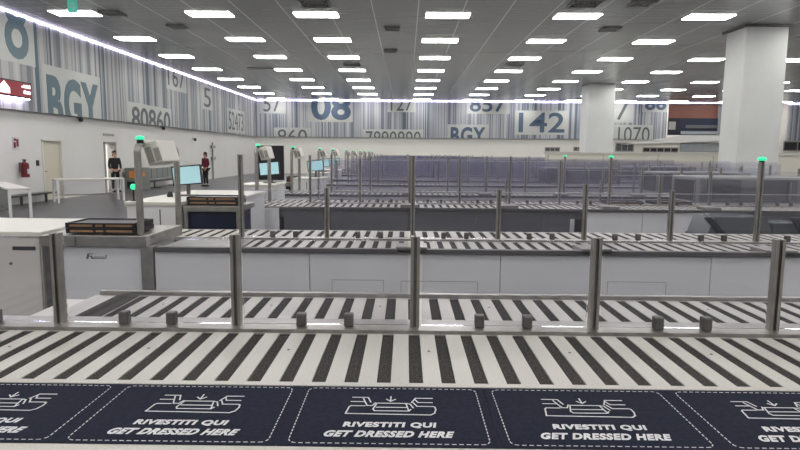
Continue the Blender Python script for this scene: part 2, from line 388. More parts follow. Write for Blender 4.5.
tag(MB().box(XL-1.5,XL-.6,24.4,25.6,2.27,2.299).build('corridor_fill_light','lamp'), 'added unseen lamp brightening the corridor behind the open doorway', 'ceiling light')  # unseen lamp, added to brighten the interior behind the doorway
t = thing('fire_extinguisher', 'red fire extinguisher hung on the left wall', 'fire extinguisher', (XL+.16, 19.1, .62))
MB().cyl((0,0,.03),(0,0,.44),.12,seg=20).sph((0,0,.44),.12,sc_=(1,1,.6),seg=20).build('cylinder', 'red', t, smooth=False)
MB().cyl((0,0,.5),(0,0,.58),.03).box(-.02,.02,-.1,.05,.56,.60).build('valve', 'dark', t)
MB().tube([(0,-.03,.55),(.03,-.15,.5),(.02,-.17,.3),(.02,-.14,.15)],.018).build('hose', 'dark', t)
MB().box(.10,.125,-.06,.06,.14,.3).build('paper_label', 'print', t)
MB().box(-.16,-.1,-.05,.05,.2,.5).build('bracket', 'steel_dark', t)
t = thing('extinguisher_sign', 'small red and white fire sign above the extinguisher', 'sign', (XL+.01, 18.95, 1.52))
MB().box(0,.012,-.16,.16,0,.40).build('plate', 'print', t)
MB().box(.012,.02,-.12,-.02,.06,.24).box(.012,.02,.02,.12,.1,.34).box(.012,.02,-.1,.0,.28,.36).build('pictogram', 'red', t)
t = thing('conduit', 'grey vertical conduit with boxes on the left wall behind the maroon-dressed person', 'conduit', (XL+.03, 38.2, FZ))
MB().box(0,.06,-.06,.06,0,2.3).build('pipe', 'vent', t); MB().box(0,.12,-.35,.35,1.95,2.1).box(0,.12,-.3,.3,1.2,1.4).build('junction_box', 'vent', t)
for i, (y, z) in enumerate([(22.6,2.66),(30.3,2.66),(34.8,2.2)]):
    t = thing('security_camera', ['small black dome camera under the left mural above the gap between the doors','small black dome camera under the left mural, above the scanner arch','small black camera lower on the left wall above the maroon-dressed person'][i], 'camera', (XL+.12, y, z), group='dome cameras on the left wall')
    MB().box(-.12,.06,-.05,.05,.04,.10).build('mount', 'vent', t); MB().sph((.03,0,0),.09,seg=12).build('dome', 'dark', t)

# red direction sign projecting from the left mural
t = thing('direction_sign', 'lit red direction sign with white arrow on the left mural', 'sign', (ML, 0, 0))
MB().box(.02,.2,15.8,19.35,3.12,3.62).build('housing', 'dark', t)
MB().box(.2,.215,15.85,19.3,3.16,3.58).build('red_face', 'redled', t)
MB().prism([(.216,16.9,3.2),(.216,17.0,3.2),(.216,18.25,3.2),(.216,18.25,3.36),(.216,18.0,3.56),(.216,17.75,3.36),(.216,17.6,3.36),(.216,16.9,3.36)],(.01,0,0)).build('arrow', 'white_led', t)
b = MB().sph((.22,18.84,3.46),.03,seg=8)
for z in (3.43, 3.25):
    y = 18.9
    while y < 19.22:
        ww = random.uniform(.03,.06); b.box(.216,.226,y,min(19.25,y+ww),z,z+.09+random.uniform(0,.03)); y += ww+.012
b.build('lettering', 'white_led', t)
MB().box(.05,.16,15.9,19.3,3.10,3.119).build('downlight', 'led', t)

# white tables with clear side sheets, standing on the grey floor at the left
def rail_table(L_, W_, h, label, loc, rz):
    t = thing('rail_table', label, 'table', loc, rz, 'white tables by the left wall')
    MB().box(-L_/2,L_/2,-W_/2,W_/2,h-.05,h,bev=.012).build('table_top', 'white_cream', t)
    for x in (-L_/2+.04, L_/2-.04):
        for y in (-W_/2+.04, W_/2-.04): MB().box(x-.03,x+.03,y-.03,y+.03,0,h-.05).build('leg', 'white', t)
    MB().box(-L_/2+.08,L_/2-.08,W_/2-.05,W_/2-.03,.25,h-.06).build('side_sheet', 'plexi', t)
    MB().box(-L_/2+.08,L_/2-.08,W_/2-.06,W_/2-.02,.2,.24).build('stretcher', 'steel', t)
    return t
rail_table(3.6,.5,.80,'white table at the left edge with white legs',(-10.5,15.7,FZ),math.radians(132))
rail_table(2.1,.7,.78,'white table with clear sheet in front of the doors',(-10.75,20.3,FZ),math.radians(42))
t = thing('wall_bench', 'low dark wall bench rail below the fire extinguisher', 'bench', (XL+.3, 18.6, FZ))
MB().box(-.2,.2,-1.6,1.6,.28,.33).build('seat_board', 'steel_dark', t)
for y in (-1.3,0,1.3): MB().box(-.03,.03,y-.03,y+.03,0,.28).build('leg', 'steel_dark', t)
t = thing('bench_seating', 'row of grey shell seats on a beam along the left wall, behind the scanner arch', 'seating', (XL+.55, 29.2, FZ))
MB().box(-.05,.05,-1.6,1.6,.3,.36).build('beam', 'steel_dark', t)
for i in range(5):
    y = -1.3+.65*i
    MB().box(-.22,.26,y-.28,y+.28,.38,.43,bev=.015).build('seat', 'seat', t)
    MB().box(-.28,-.22,y-.28,y+.28,.43,.92,bev=.015).build('backrest', 'seat', t)
for y in (-1.2,1.2): MB().box(-.3,.3,y-.03,y+.03,0,.04).box(-.03,.03,y-.03,y+.03,0,.3).build('leg', 'steel_dark', t)
t = thing('leaflet_cabinet', 'low grey cabinet with orange prints at the wall right of the open doorway', 'cabinet', (XL+.4, 26.6, FZ))
MB().box(-.3,.3,-.6,.6,0,.98,bev=.01).build('body', 'bin_grey', t)
MB().prism([(.305,-.25,.62),(.305,.1,.62),(.305,-.08,.9)],(.01,0,0)).build('orange_print', 'hazard', t); MB().box(-.1,.25,-.61,-.6,.55,.85).build('side_print', 'hazard', t)
MB().box(-.2,.2,-.61,-.6,.12,.4).build('dark_print', 'dark', t)

# ------------------------------------------------------------------ people
def person(label, loc, rz, H, jacket, trousers, lean=0):
    t = thing('person', label, 'person', loc, rz)
    s = H/1.75
    def skin(name, verts, edges, rad, m, parent, sub=1):
        me = bpy.data.meshes.new(name); me.from_pydata([Vector(v)*s for v in verts], edges, []); me.update()
        me.materials.append(M[m])
        o = bpy.data.objects.new(name, me); COL.objects.link(o); o.parent = parent
        md = o.modifiers.new('s', 'SKIN'); md.use_smooth_shade = True
        if not me.skin_vertices: 
            bpy.context.view_layer.objects.active = o
        sv = me.skin_vertices[0].data
        for i, r in enumerate(rad): sv[i].radius = (r[0]*s, r[1]*s) if isinstance(r, tuple) else (r*s, r*s)
        sv[0].use_root = True
        o.modifiers.new('u', 'SUBSURF').levels = sub; o.modifiers['u'].render_levels = sub
        return o
    V=[(0,0,.95),(0,.01,1.12),(0,.0,1.34),(0,0,1.46),(0,-.01,1.53),(0,-.02,1.62),(0,-.02,1.70)]; E_=[(0,1),(1,2),(2,3),(3,4),(4,5),(5,6)]
    R_=[(.12,.08),(.11,.08),(.14,.09),(.07,.06),(.05,.055),(.075,.09),(.06,.075)]
    def add(p, q, r): V.append(p); E_.append((q, len(V)-1)); R_.append(r); return len(V)-1
    arms = []
    for sx in (-1,1):
        a = add((sx*.17,0,1.40),2,.055); b = add((sx*.22,.02,1.13),a,.042); c = add((sx*.20,-.14,.93),b,.030)
        pl = add((sx*.195,-.18,.88),c,(.022,.035)); arms.append((a,b,c))
        for f_, (dy, ln) in enumerate([(-.03,.075),(-.01,.085),(.01,.08),(.03,.065)]):
            q = add((sx*.192,-.20+dy*.6,.845+dy*.3),pl,.009); add((sx*.185,-.205+dy*.7,.845+dy*.3-ln*.6),q,.008)
        q = add((sx*.17,-.205,.87),pl,.010); add((sx*.155,-.225,.84),q,.009)
        h = add((sx*.09,0,.90),0,.085); k = add((sx*.10,-.02,.50),h,.055); an = add((sx*.10,.02,.10),k,.038); add((sx*.11,-.14,.04),an,(.038,.03))
    body = skin('body', V, E_, R_, 'skin', t)
    jv=[(0,0,.93),(0,.01,1.12),(0,0,1.34),(0,0,1.44)]; je=[(0,1),(1,2),(2,3)]; jr=[(.185,.14),(.155,.11),(.185,.125),(.08,.075)]
    for sx in (-1,1):
        jv += [(sx*.18,0,1.40),(sx*.23,.02,1.13),(sx*.205,-.11,.97)]; n=len(jv); je += [(2,n-3),(n-3,n-2),(n-2,n-1)]; jr += [.07,.056,.045]
    skin('jacket', jv, je, jr, jacket, t)
    tv=[(0,0,.97)]; te=[]; tr=[(.18,.13)]
    for sx in (-1,1):
        tv += [(sx*.09,0,.88),(sx*.10,-.02,.50),(sx*.10,.02,.12)]; n=len(tv); te += [(0,n-3),(n-3,n-2),(n-2,n-1)]; tr += [.1,.072,.055]
    skin('trousers', tv, te, tr, trousers, t)
    b = MB()
    for sx in (-1,1): b.box(sx*.11-.045,sx*.11+.045,-.21,.06,0,.075,bev=.02)
    for v in b.bm.verts: v.co *= s
    b.build('shoes', 'dark', t)
    b = MB().sph((0,.015,1.67),.105,seg=16,sc_=(.9,1.0,1.05)).sph((0,.06,1.57),.07,seg=12,sc_=(1.1,.6,1.3))
    bmesh.ops.bisect_plane(b.bm, geom=b.bm.verts[:]+b.bm.edges[:]+b.bm.faces[:], plane_co=(0,-.075,1.66), plane_no=(0,-1,-.35), clear_outer=True)
    for v in b.bm.verts: v.co *= s
    b.build('hair', 'hair', t, smooth=True)
    b = MB().sph((0,-.115,1.625),.014,sc_=(.8,1.2,1.4),seg=8)
    for sx in (-1,1): b.sph((sx*.083,-.02,1.635),.022,sc_=(.5,.8,1.2),seg=8)
    for v in b.bm.verts: v.co *= s
    b.build('nose_and_ears', 'skin', t, smooth=True)
    b = MB()
    for sx in (-1,1): b.sph((sx*.03,-.10,1.65),.009,seg=8)
    b.box(-.024,.024,-.109,-.10,1.583,1.590)
    for v in b.bm.verts: v.co *= s
    b.build('eyes_and_mouth', 'hair', t)
    return t
person('person in black clothes standing in the open doorway', (XL+.12, 25.12, FZ), math.radians(40), 1.72, 'cloth_dark', 'cloth_dark')
person('person in a maroon jacket standing behind the bright monitor', (-10.0, 30.0, FZ), math.radians(-30), 1.68, 'cloth_maroon', 'cloth_dark')

# ------------------------------------------------------------------ lanes
ROLL = {}
PITCH = .1075
def roller_mesh(length, r, seg):
    key = (round(length,3), r)
    if key not in ROLL:
        b = MB().box(-r,r,0,length-.022,-.03,.0,'roller',bev=.004).box(-r+.002,r-.002,length-.022,length,-.03,.001,'dark',bev=.003)  # black end piece imitates the shadow where the roller runs under the rail
        o = b.build('roller', 'roller', smooth=False); ROLL[key] = o.data; bpy.data.objects.remove(o)
    return ROLL[key]
def conveyor(label, x0, x1, y0, y1, z=.75, parts=True, front=.035, back=.03, phase=0., group=None, legs=True, belt=None, marks=True):
    """cream plate with cross slots and a dark roller lying in every slot"""
    t = thing('roller_conveyor', label, 'conveyor', (0, y0, FZ), group=group)
    h = z-FZ; D = y1-y0
    sw = .0233
    p = MB().box(x0,x1,0,front,h-.03,h).box(x0,x1,D-back,D,h-.03,h)
    first = math.ceil((x0+.05-phase)/PITCH); last = math.floor((x1-.05-phase)/PITCH)
    cs = [phase+PITCH*k for k in range(first, last+1)]
    ed = [x0] + [q for c in cs for q in (c-sw, c+sw)] + [x1]
    for a, b in zip(ed[::2], ed[1::2]):
        if b-a > .001: p.box(a,b,front,D-back,h-.03,h)
    p.build('roller_plate', 'cream' if parts else 'cream_far', t)
    MB().box(x0,x1,.0,D,h-.14,h-.06).build('pan', 'steel_dark', t)
    L_ = D-front-back-.004
    if parts:
        me = roller_mesh(L_, .0228, 14)
        cap = bpy.data.meshes.get('belt_cap')
        for i, c in enumerate(cs):
            if i >= 99: break
            o = bpy.data.objects.new('roller', me); COL.objects.link(o); o.parent = t; o.location = (c, front+.002, h-.0015)
        if marks:
            b = MB()
            for i, c in enumerate(cs):
                if i % 5 == 2: b.cyl((c+PITCH/2,D*.62,h-.001),(c+PITCH/2,D*.62,h+.0015),.006,seg=10)
            b.build('screw_head', 'steel_dark', t)
    else:
        b = MB()
        for c in cs: b.box(c-.0225,c+.0225,front+.002,D-back-.002,h-.05,h-.006)
        o = b.build('rollers', 'roller', t); o['kind'] = 'stuff'
    if legs:
        n = max(2, int((x1-x0)/1.4)+1)
        for i in range(n):
            x = x0+.1+(x1-x0-.2)*i/(n-1)
            MB().box(x-.03,x+.03,D/2-.03,D/2+.03,0,h-.14).build('leg', 'steel_dark', t)
    return t

def post_mesh(h, w=.0195):
    """slotted steel post: two flanges and a recessed web"""
    return MB().box(-w,-w*.35,-.018,.018,0,h,'steel').box(w*.35,w,-.018,.018,0,h,'steel').box(-w*.35,w*.35,-.006,.010,0,h-.004,'steel_dark')
POSTS = {}
def add_post(t, x, h, w=.0195, name='post'):
    k = (round(h,2), w)
    if k not in POSTS:
        o = post_mesh(h, w).build('post', 'steel'); POSTS[k] = o.data; bpy.data.objects.remove(o)
    o = bpy.data.objects.new(name, POSTS[k]); COL.objects.link(o); o.parent = t; o.location = (x, 0, 0)
    return o
CLAMP = MB().box(-.02,.02,-.02,.02,0,.055,bev=.006).build('clamp', 'steel_dark'); CL_ME = CLAMP.data; bpy.data.objects.remove(CLAMP)
def screen(label, posts, y, z, clamps=True, panel_gap=.03, group='clear divider screens', tall_top=None, rail=(-.055,.075), first_open=False, edge=False):
    """posts: list of (x, height above rail). Panels between neighbours."""
    t = thing('divider_screen', label, 'screen', (0, y, z), group=group)
    x0, x1 = posts[0][0], posts[-1][0]
    MB().box(x0-.45 if first_open else x0-.03,x1+.03,rail[0],rail[1],-.06,.014).build('base_rail', 'steel', t)
    for x, h in posts: add_post(t, x, h)
    for (xa, ha), (xb, hb) in zip(posts, posts[1:]):
        h = min(ha, hb)
        if tall_top: h = tall_top(xa)
        MB().box(xa+panel_gap,xb-panel_gap,-.003,.003,.02,h-.022,'plexi').box(xa+panel_gap,xb-panel_gap,-.003,.003,h-.0219,h-.015,'edge' if edge else 'plexi').build('glass_panel', parent=t)
        if clamps:
            for q in (.285,.495):
                o = bpy.data.objects.new('clamp', CL_ME); COL.objects.link(o); o.parent = t; o.location = (xa+q*(xb-xa)/.785, 0, .014)
    return t

# ---- lane 1 (nearest)
zt = .75
o = MB().box(-2.4,2.4,1.385,1.868,zt-.06,zt,bev=.004).build('mat_shelf', 'cream'); tag(o, 'cream speckled shelf under the dark blue mats, nearest the camera', 'shelf')
conveyor('nearest roller track with cream plate, between the dark blue mats and the first steel divider', -2.4, 2.4, 1.870, 2.438, parts=True, phase=-.0665, front=.03, back=.006)
S1 = [(-1.48+.762*k, .405) for k in range(-1,7)]
s1 = screen('low clear screen on five slotted steel posts, nearest divider', S1, 2.505, zt, first_open=False, rail=(-.062,.104))
conveyor('second roller track from the camera, directly behind the nearest divider', -1.62, 2.6, 2.612, 3.065, parts=True, phase=-.0665+.0, front=.02, back=.01)
o = MB().box(-1.60,2.6,3.067,3.10,zt-.06,zt+.022,bev=.003).build('back_rail', 'steel'); tag(o, 'thin steel edge rail behind the second roller track', 'rail')
o = MB().box(-1.78,-1.62,2.62,3.09,zt-.10,zt-.03).build('drive_cover', 'white_cream'); tag(o, 'small cream end cover left of the second roller track', 'cover')

o = MB().box(-1.50,-1.385,2.63,3.05,zt+.0005,zt+.004).build('drive_belt', 'roller'); tag(o, 'wide dark belt strip at the left end of the second roller track', 'belt')
# mats
def stroke(b, pts, w, z):
    for (ax, ay), (bx_, by) in zip(pts, pts[1:]):
        d = Vector((bx_-ax, by-ay)); 
        if d.length < 1e-6: continue
        n = Vector((-d.y, d.x)).normalized()*w/2; e = d.normalized()*w/2
        b.prism([(ax-e.x+n.x,ay-e.y+n.y,z),(ax-e.x-n.x,ay-e.y-n.y,z),(bx_+e.x-n.x,by+e.y-n.y,z),(bx_+e.x+n.x,by+e.y+n.y,z)],(0,0,.0006))
ICON = [[(270,130),(185,130),(174,136),(160,178),(680,182),(705,172),(716,150),(712,134),(700,130),(600,130),(578,108)],
        [(185,75),(285,75),(305,105)],[(180,103),(268,103),(255,82)],[(268,103),(285,128),(318,128),(335,110)],
        [(345,112),(530,112),(548,160),(335,160),(325,150),(345,112)],[(345,138),(535,138)],[(530,112),(556,116),(576,140)],[(548,160),(560,150)],
        [(700,77),(592,77),(566,106)],[(697,105),(606,105),(588,85)],[(432,68),(432,98)],[(405,86),(432,99),(462,86)]]
mc = -.037
def make_mat():
    t = thing('text_mat', '', 'mat', (mc, 1.66, zt), group='dark blue mats with printed text along the front')
    MB().box(-.2895,.2895,-.198,.198,.0,.0025).build('vinyl_sheet', 'navy', t)
    b = MB(); per = []; hw, hh, r = .264, .183, .022
    def arc(cx, cy, a0):
        return [(cx+r*math.cos(a0+PI/2*i/4), cy+r*math.sin(a0+PI/2*i/4)) for i in range(5)]
    per = arc(hw-r,-hh+r,-PI/2)+arc(hw-r,hh-r,0)+arc(-hw+r,hh-r,PI/2)+arc(-hw+r,-hh+r,PI); per.append(per[0])
    on = True; left = .009; 
    for (ax, ay), (bx_, by) in zip(per, per[1:]):
        a = Vector((ax,ay)); d = Vector((bx_,by))-a; L_ = d.length; u = d/L_ if L_ else d; s = 0
        while s < L_-1e-7:
            e = min(L_, s+left)
            if on: p, q = a+u*s, a+u*e; stroke(b, [(p.x,p.y),(q.x,q.y)], .0026, .0025)
            left -= (e-s); s = e
            if left < 1e-7: on = not on; left = .009 if on else .010
    b.build('dashed_border', 'print', t)
    b = MB()
    for pl in ICON: stroke(b, [((x-437)/555*.262, -.008+(182-y)/114*.128) for x, y in pl], .0042, .0025)
    b.build('tray_pictogram', 'print', t)
    bm_obj('italian_line', text_bm('RIVESTITI QUI', -.131,.129,-.093,-.058, bold=.045, shear=.12, thick=.0006, spacing=1.1), 'print', t, lambda c: (c.x, c.y, c.z+.0025))
    bm_obj('english_line', text_bm('GET DRESSED HERE', -.176,.175,-.147,-.111, bold=.045, shear=.35, thick=.0006, spacing=1.1), 'print', t, lambda c: (c.x, c.y, c.z+.0025))
    return t
m0 = make_mat()
names = {-3:'beyond the left picture edge', -2:'leftmost of the row, cut by picture edge', -1:'whole mat left of the middle one', 0:'middle one of the row', 1:'whole mat right of the middle one', 2:'rightmost of the row, cut by picture edge', 3:'beyond the right picture edge'}
for k in (0,-1,1,-2,2,-3,3):
    lb = 'dark blue mat with tray pictogram, ' + names[k]
    if k == 0: m0['label'] = lb
    else: dup(m0, (mc+.58*k, 1.66, zt), lb)

# ---- generic parts of the lanes further back
def base_cabinet(label, x0, x1, y, z1, seams, m='white', depth=.5, hatches=(), group=None):
    t = thing('base_cabinet', label, 'cabinet', (0, y, FZ), group=group)
    h = z1-FZ; e = [x0]+[s for s in seams if x0 < s < x1]+[x1]
    MB().box(x0,x1,.02,depth,0.0,.60-FZ).build('carcass', 'seam' if m=='white' else 'darkgrey', t)
    for a, b in zip(e, e[1:]):
        f = MB().box(a+.003,b-.003,0,.02,.05,h-.002,bev=.002).build('front_panel', m, t)
    for (a, b, za, zb) in hatches:
        q = MB()
        q.box(a,b,-.0015,0,zb-.004-FZ,zb-FZ).box(a,a+.004,-.0015,0,za-FZ,zb-FZ).box(b-.004,b,-.0015,0,za-FZ,zb-FZ)
        q.build('hatch_outline', 'vent', t)
    return t
def logo(parent, x, z, y, w):
    b = MB(); h = w*.22
    def P2(u, v): return (x+u*w, y, z+v*h)
    b.prism([P2(0,-.1),P2(.10,-.1),P2(.16,1.05),P2(.06,1.05)],(0,-.002,0)); b.prism([P2(.06,.85),P2(.34,.95),P2(.35,1.1),P2(.06,1.05)],(0,-.002,0))
    b.prism([P2(.15,.42),P2(.30,.45),P2(.31,.62),P2(.16,.6)],(0,-.002,0)); b.prism([P2(.2,.4),P2(.3,.4),P2(.36,-.1),P2(.26,-.1)],(0,-.002,0))
    for i in range(7):
        u = .36+i*.078
        b.prism([P2(u,-.05),P2(u+.03,-.05),P2(u+.05,.48),P2(u+.02,.48)],(0,-.002,0))
    b.prism([P2(.36,-.05),P2(.9,-.05),P2(.9,.08),P2(.36,.08)],(0,-.002,0)); b.prism([P2(.92,-.05),P2(.96,-.05),P2(1.0,.9),P2(.96,.9)],(0,-.002,0))
    return b.build('logo', 'seam', parent)

def make_arch(base, drop):
    t = thing('scanner_arch', '', 'scanner arch', (0,0,0), group='scanner arches at the left lane ends')
    H = 1.56-base; r = .022; D = .78
    MB().tube([(0,0,0),(0,0,H-.06),(0,.02,H-.02),(0,.07,H),(0,.20,H)], .026, seg=10).build('post', 'steel', t)
    MB().tube([(0,D,-drop),(0,D,H-.08),(0,D-.02,H-.04),(0,D-.07,H-.02),(0,D-.16,H-.02)], .026, seg=10).build('post', 'steel', t)
    bx = MB()
    R = Matrix.Rotation(math.radians(-16), 3, 'Y')
    bx.box(.02,.14,.09,.46,H-.16,H+.02,rot=((.08,.3,H-.08),R),bev=.012)
    sb = bx.build('scanner_box', 'white_cream', t)
    MB().box(.035,.08,.082,.09,H-.14,H-.02,rot=((.08,.3,H-.08),R)).box(.095,.14,.082,.09,H-.14,H-.04,rot=((.08,.3,H-.08),R)).build('scanner_lens', 'frame_grey', sb)
    MB().box(.06,.12,.3,.42,H+.021,H+.023,rot=((.08,.3,H-.08),R)).build('emblem', 'seam', sb)
    MB().cyl((.03,-.01,H+.0),(.03,-.01,H+.03),.025,seg=12).build('lamp_socket', 'dark', t)
    MB().sph((.03,-.01,H+.04),.028,sc_=(1.15,1.15,.7),seg=16).build('green_lamp', 'green', t, smooth=True)
    return t
arch0 = make_arch(.862, .108); arch1 = make_arch(.752, 0)

def make_tray():
    t = thing('storage_tray', '', 'tray', (0,0,0), group='black trays in stacks')
    b = MB(); W, D, h = .27, .17, .048
    b.box(-W,W,-D,D,.008,.016)
    b.box(-W,W,-D,-D+.012,h-.012,h).box(-W,W,-D,-D+.012,0.008,.018).box(-W+.02,W-.02,-D+.03,D-.02,h-.018,h-.010).box(-W,W,D-.012,D,.008,h).box(-W,-W+.012,-D,D,.008,h).box(W-.012,W,-D,D,.008,h)
    for x in (-W,-.06,.02,W-.02): b.box(x,x+.02,-D,-D+.014,.012,h)
    b.build('tray_shell', 'tray', t)
    MB().box(-W+.03,W-.03,-D+.004,-D+.010,.018,h-.012).build('amber_inset', 'tray_wood', t)
    return t
tray0 = make_tray()
def tray_stack(x, y, z, n, rz, where, first=False):
    lv = {2:['bottom','top'],3:['bottom','middle','top'],4:['bottom','second','third','top']}[n]
    for i in range(n):
        lb = 'black slotted tray, %s of the stack %s' % (lv[i], where)
        if first and i == 0:
            tray0.location = (x,y,z); tray0.rotation_euler.z = rz; tray0['label'] = lb
        else: dup(tray0, (x+random.uniform(-.006,.006), y, z+.042*i), lb, rz=rz)

def make_monitor():
    t = thing('monitor', '', 'monitor', (0,0,0), group='operator monitors')
    MB().box(-.10,.10,-.07,.07,0,.015,bev=.004).box(-.02,.02,-.0,.02,.01,.16).build('stand', 'steel_dark', t)
    R = Matrix.Rotation(math.radians(-5), 3, 'Y')
    MB().box(-.175,.175,-.03,.0,.13,.36,rot=((0,0,.23),R)).build('bezel', 'dark', t)
    MB().box(-.16,.16,-.033,-.03,.145,.345,rot=((0,0,.23),R)).build('lit_screen', 'cyan', t)
    return t
mon0 = make_monitor()
def make_desk(label):
    t = thing('operator_desk', label, 'desk', (0,0,0), group='white operator desks')
    MB().box(-.40,.40,0,1.5,1.14,1.18,bev=.008).build('desk_top', 'white_cream', t)
    MB().box(-.38,.38,.02,1.48,0,1.14).build('cabinet_body', 'white', t)
    MB().box(-.02,.0,.016,.02,.06,1.1).build('door_gap', 'seam', t)
    return t

FR = [4.5, 8.3, 10.9, 14.3, 16.9, 20.7, 23.3, 27.0, 29.7, 33.5, 36.0]
XRt = [4.6, 6.4, 7.6, 9.6, 9.8, 9.8, 9.8, 9.8, 9.8, 9.8, 9.8]
lane_names = ['second','third','fourth','fifth','sixth','seventh','eighth','ninth','tenth','eleventh','twelfth']
for i, F in enumerate(FR):
    ln = lane_names[i] + ' lane'; xl = -2.24
    xr = XRt[i]; near = i < 2
    # front steel rail + end blocks
    conveyor('front roller track of the ' + ln, -1.28 if i == 0 else xl, xr, F+.055, F+.64, z=zt, parts=near, phase=-.03, front=.03, back=.03, legs=False, marks=False, group='roller tracks of the lanes')
    t = thing('edge_rail', 'steel front edge rail with end blocks of the ' + ln, 'rail', (0, F, zt), group='steel lane edge rails')
    MB().box(-1.9 if i == 0 else xl,xr,0,.053,-.010 if i == 0 else -.035,.028 if i == 0 else .003,bev=.003).build('rail', 'steel_dark' , t)
    if i < 3:
        for k in range(0, 4):
            x = .05+1.4*k
            if x < xr: MB().box(x-.12,x+.12,.0,.22,.0008,.045,bev=.004).build('end_block', 'steel', t)
        if i == 0: MB().box(-1.9,-1.29,.054,.60,-.02,.012,bev=.003).build('cover_plate', 'steel', t)
    conveyor('rear roller track of the ' + ln, xl , xr, F+.76, F+1.30, z=zt, parts=near, phase=-.03, front=.03, back=.03, legs=True, marks=False, group='roller tracks of the lanes')
    posts = []
    k = 0
    while True:
        x = -1.43+.747*k
        if x > xr: break
        tall = (k % 2 == 0)
        if i == 0: h = .73 if tall else .45
        else: h = (.665 if x < 3.0 else .47)+(.05 if tall else 0)
        if k == 6: h = .70
        if i == 0 and k == 4: h = .5
        posts.append((x, h)); k += 1
    if i == 0: top = lambda x: .44
    else: top = (lambda x: .665 if x < 3.0 else .47)
    screen('clear divider screen in the ' + ln, posts, F+.70, zt, clamps=(i < 2), tall_top=top, rail=(-.055,.055), edge=(i < 3))
    if i > 0:   # second sheet on the far side
        t = thing('rear_screen', 'clear rear guard sheet at the back edge of the ' + ln, 'screen', (0, F+1.36, zt), group='clear rear guard sheets')
        MB().box(-1.45,xr,-.03,.03,-.06,.01).build('base_rail', 'steel', t)
        MB().box(-1.43,xr-.02,-.003,.003,.01,.60 if i > 1 else .35).build('glass_panel', 'plexi', t)
        for q in range(int((xr+1.4)/1.51)+1):
            add_post(t, -1.4+1.51*q, .60 if i > 1 else .35, .014)
    # lamp on the tall post at the right
    if i < 3:
     t = thing('signal_lamp', 'green signal lamp on the tall post of the ' + ln + ', right side', 'lamp', (-1.43+.747*6, F+.70, zt+.701), group='green signal lamps on tall posts')
     MB().cyl((0,0,0),(0,0,.012),.022,seg=14).build('socket', 'dark', t); MB().sph((0,0,.026),.030,sc_=(1.2,1.2,.65),seg=16).build('green_lens', 'green', t, smooth=True)
    # arch
    ax = -2.045 if i == 0 else -2.08
    lb = 'steel scanner arch with green lamp at the left end of the ' + ln
    if i == 0: arch0.location = (ax, F+.083, .862); arch0['label'] = lb
    else: (dup(arch1, (ax, F+.083, .752), lb) if i > 1 else arch1.__setattr__('location', (ax, F+.083, .752))); (arch1.__setitem__('label', lb) if i == 1 else None)
    # infeed table at the left end
    t = thing('infeed_table', 'steel topped infeed table carrying trays at the left end of the ' + ln, 'table', (0, F, FZ), group='steel infeed tables')
    xa, xb = (-2.78, -1.97) if i == 0 else (-3.0, -2.26)
    zz = .86 if i == 0 else .79
    MB().box(xa,xb,0,.72,zz-.085-FZ,zz-FZ,bev=.004).build('table_top', 'steel', t)
    if i == 0: MB().box(xa+.265,xa+.275,-.003,0,zz-.08-FZ,zz-.005-FZ).build('joint', 'steel_dark', t)
    MB().box(xa+.14,xb-.06,.03,.70,.05,zz-.09-FZ).build('skirt', 'white' if i == 0 else 'bluedark', t)
    MB().box(xa+.01,xa+.06,.02,.08,0,zz-.085-FZ).build('leg', 'steel_dark', t)
    MB().box(xb-.05,xb+(.045 if i == 0 else 0),.01,.10,0,zz-.085-FZ).build('leg', 'steel', t)
    if i == 0: logo(t, -2.45, .68-FZ, .029, .16)
    # cabinets below
    if i == 0:
        base_cabinet('white cabinet row with fine seams under the second lane', -1.92, xr, F+.02, .739, [-1.33,-.73,.73,2.33,3.8], hatches=[(-.56,-.16,.3,.535),(-.03,.56,.3,.53),(1.55,2.0,.3,.54)])
    else:
        if i == 1:
            c = base_cabinet('small white cabinet with logo at the left end of the third lane', -2.2, -1.75, F-.03, .739, [])
            logo(c, -2.12, .66-FZ, -.001, .16)
            base_cabinet('dark grey panels standing in for the shaded open underside of the third lane', -1.7, 2.3, F+.03, .712, [-.9,.05,1.0,1.9], m='darkgrey')  # dark sheets in place of the shade in the open underside
            base_cabinet('white lower panels at the right half of the third lane', 2.5, 4.35, F+.03, .712, [3.3])
            base_cabinet('blue-grey lower panels at the right end of the third lane', 4.4, xr, F+.03, .712, [5.4], m='darkgrey')
        else:
            base_cabinet('pale lower panels under the ' + ln, -2.22, xr, F+.03, .712, [-.9+1.4*q for q in range(8)], group='pale lower panels of the far lanes')

# trays at the lane ends
tray_stack(-2.345, 4.73, .861, 2, .0, 'on the nearest steel infeed table at the left', first=True)
# thin narrow scaling is not used: farther stacks
tray_stack(-2.07, 6.56, .931, 2, .0, 'on the table beside the large white desk')
tray_stack(-2.62, 8.62, .791, 3, .0, 'on the infeed table of the third lane')
tray_stack(-2.58, 11.2, .791, 3, .0, 'on the infeed table of the fourth lane')
tray_stack(-2.60, 14.6, .791, 3, .05, 'on the infeed table of the fifth lane')

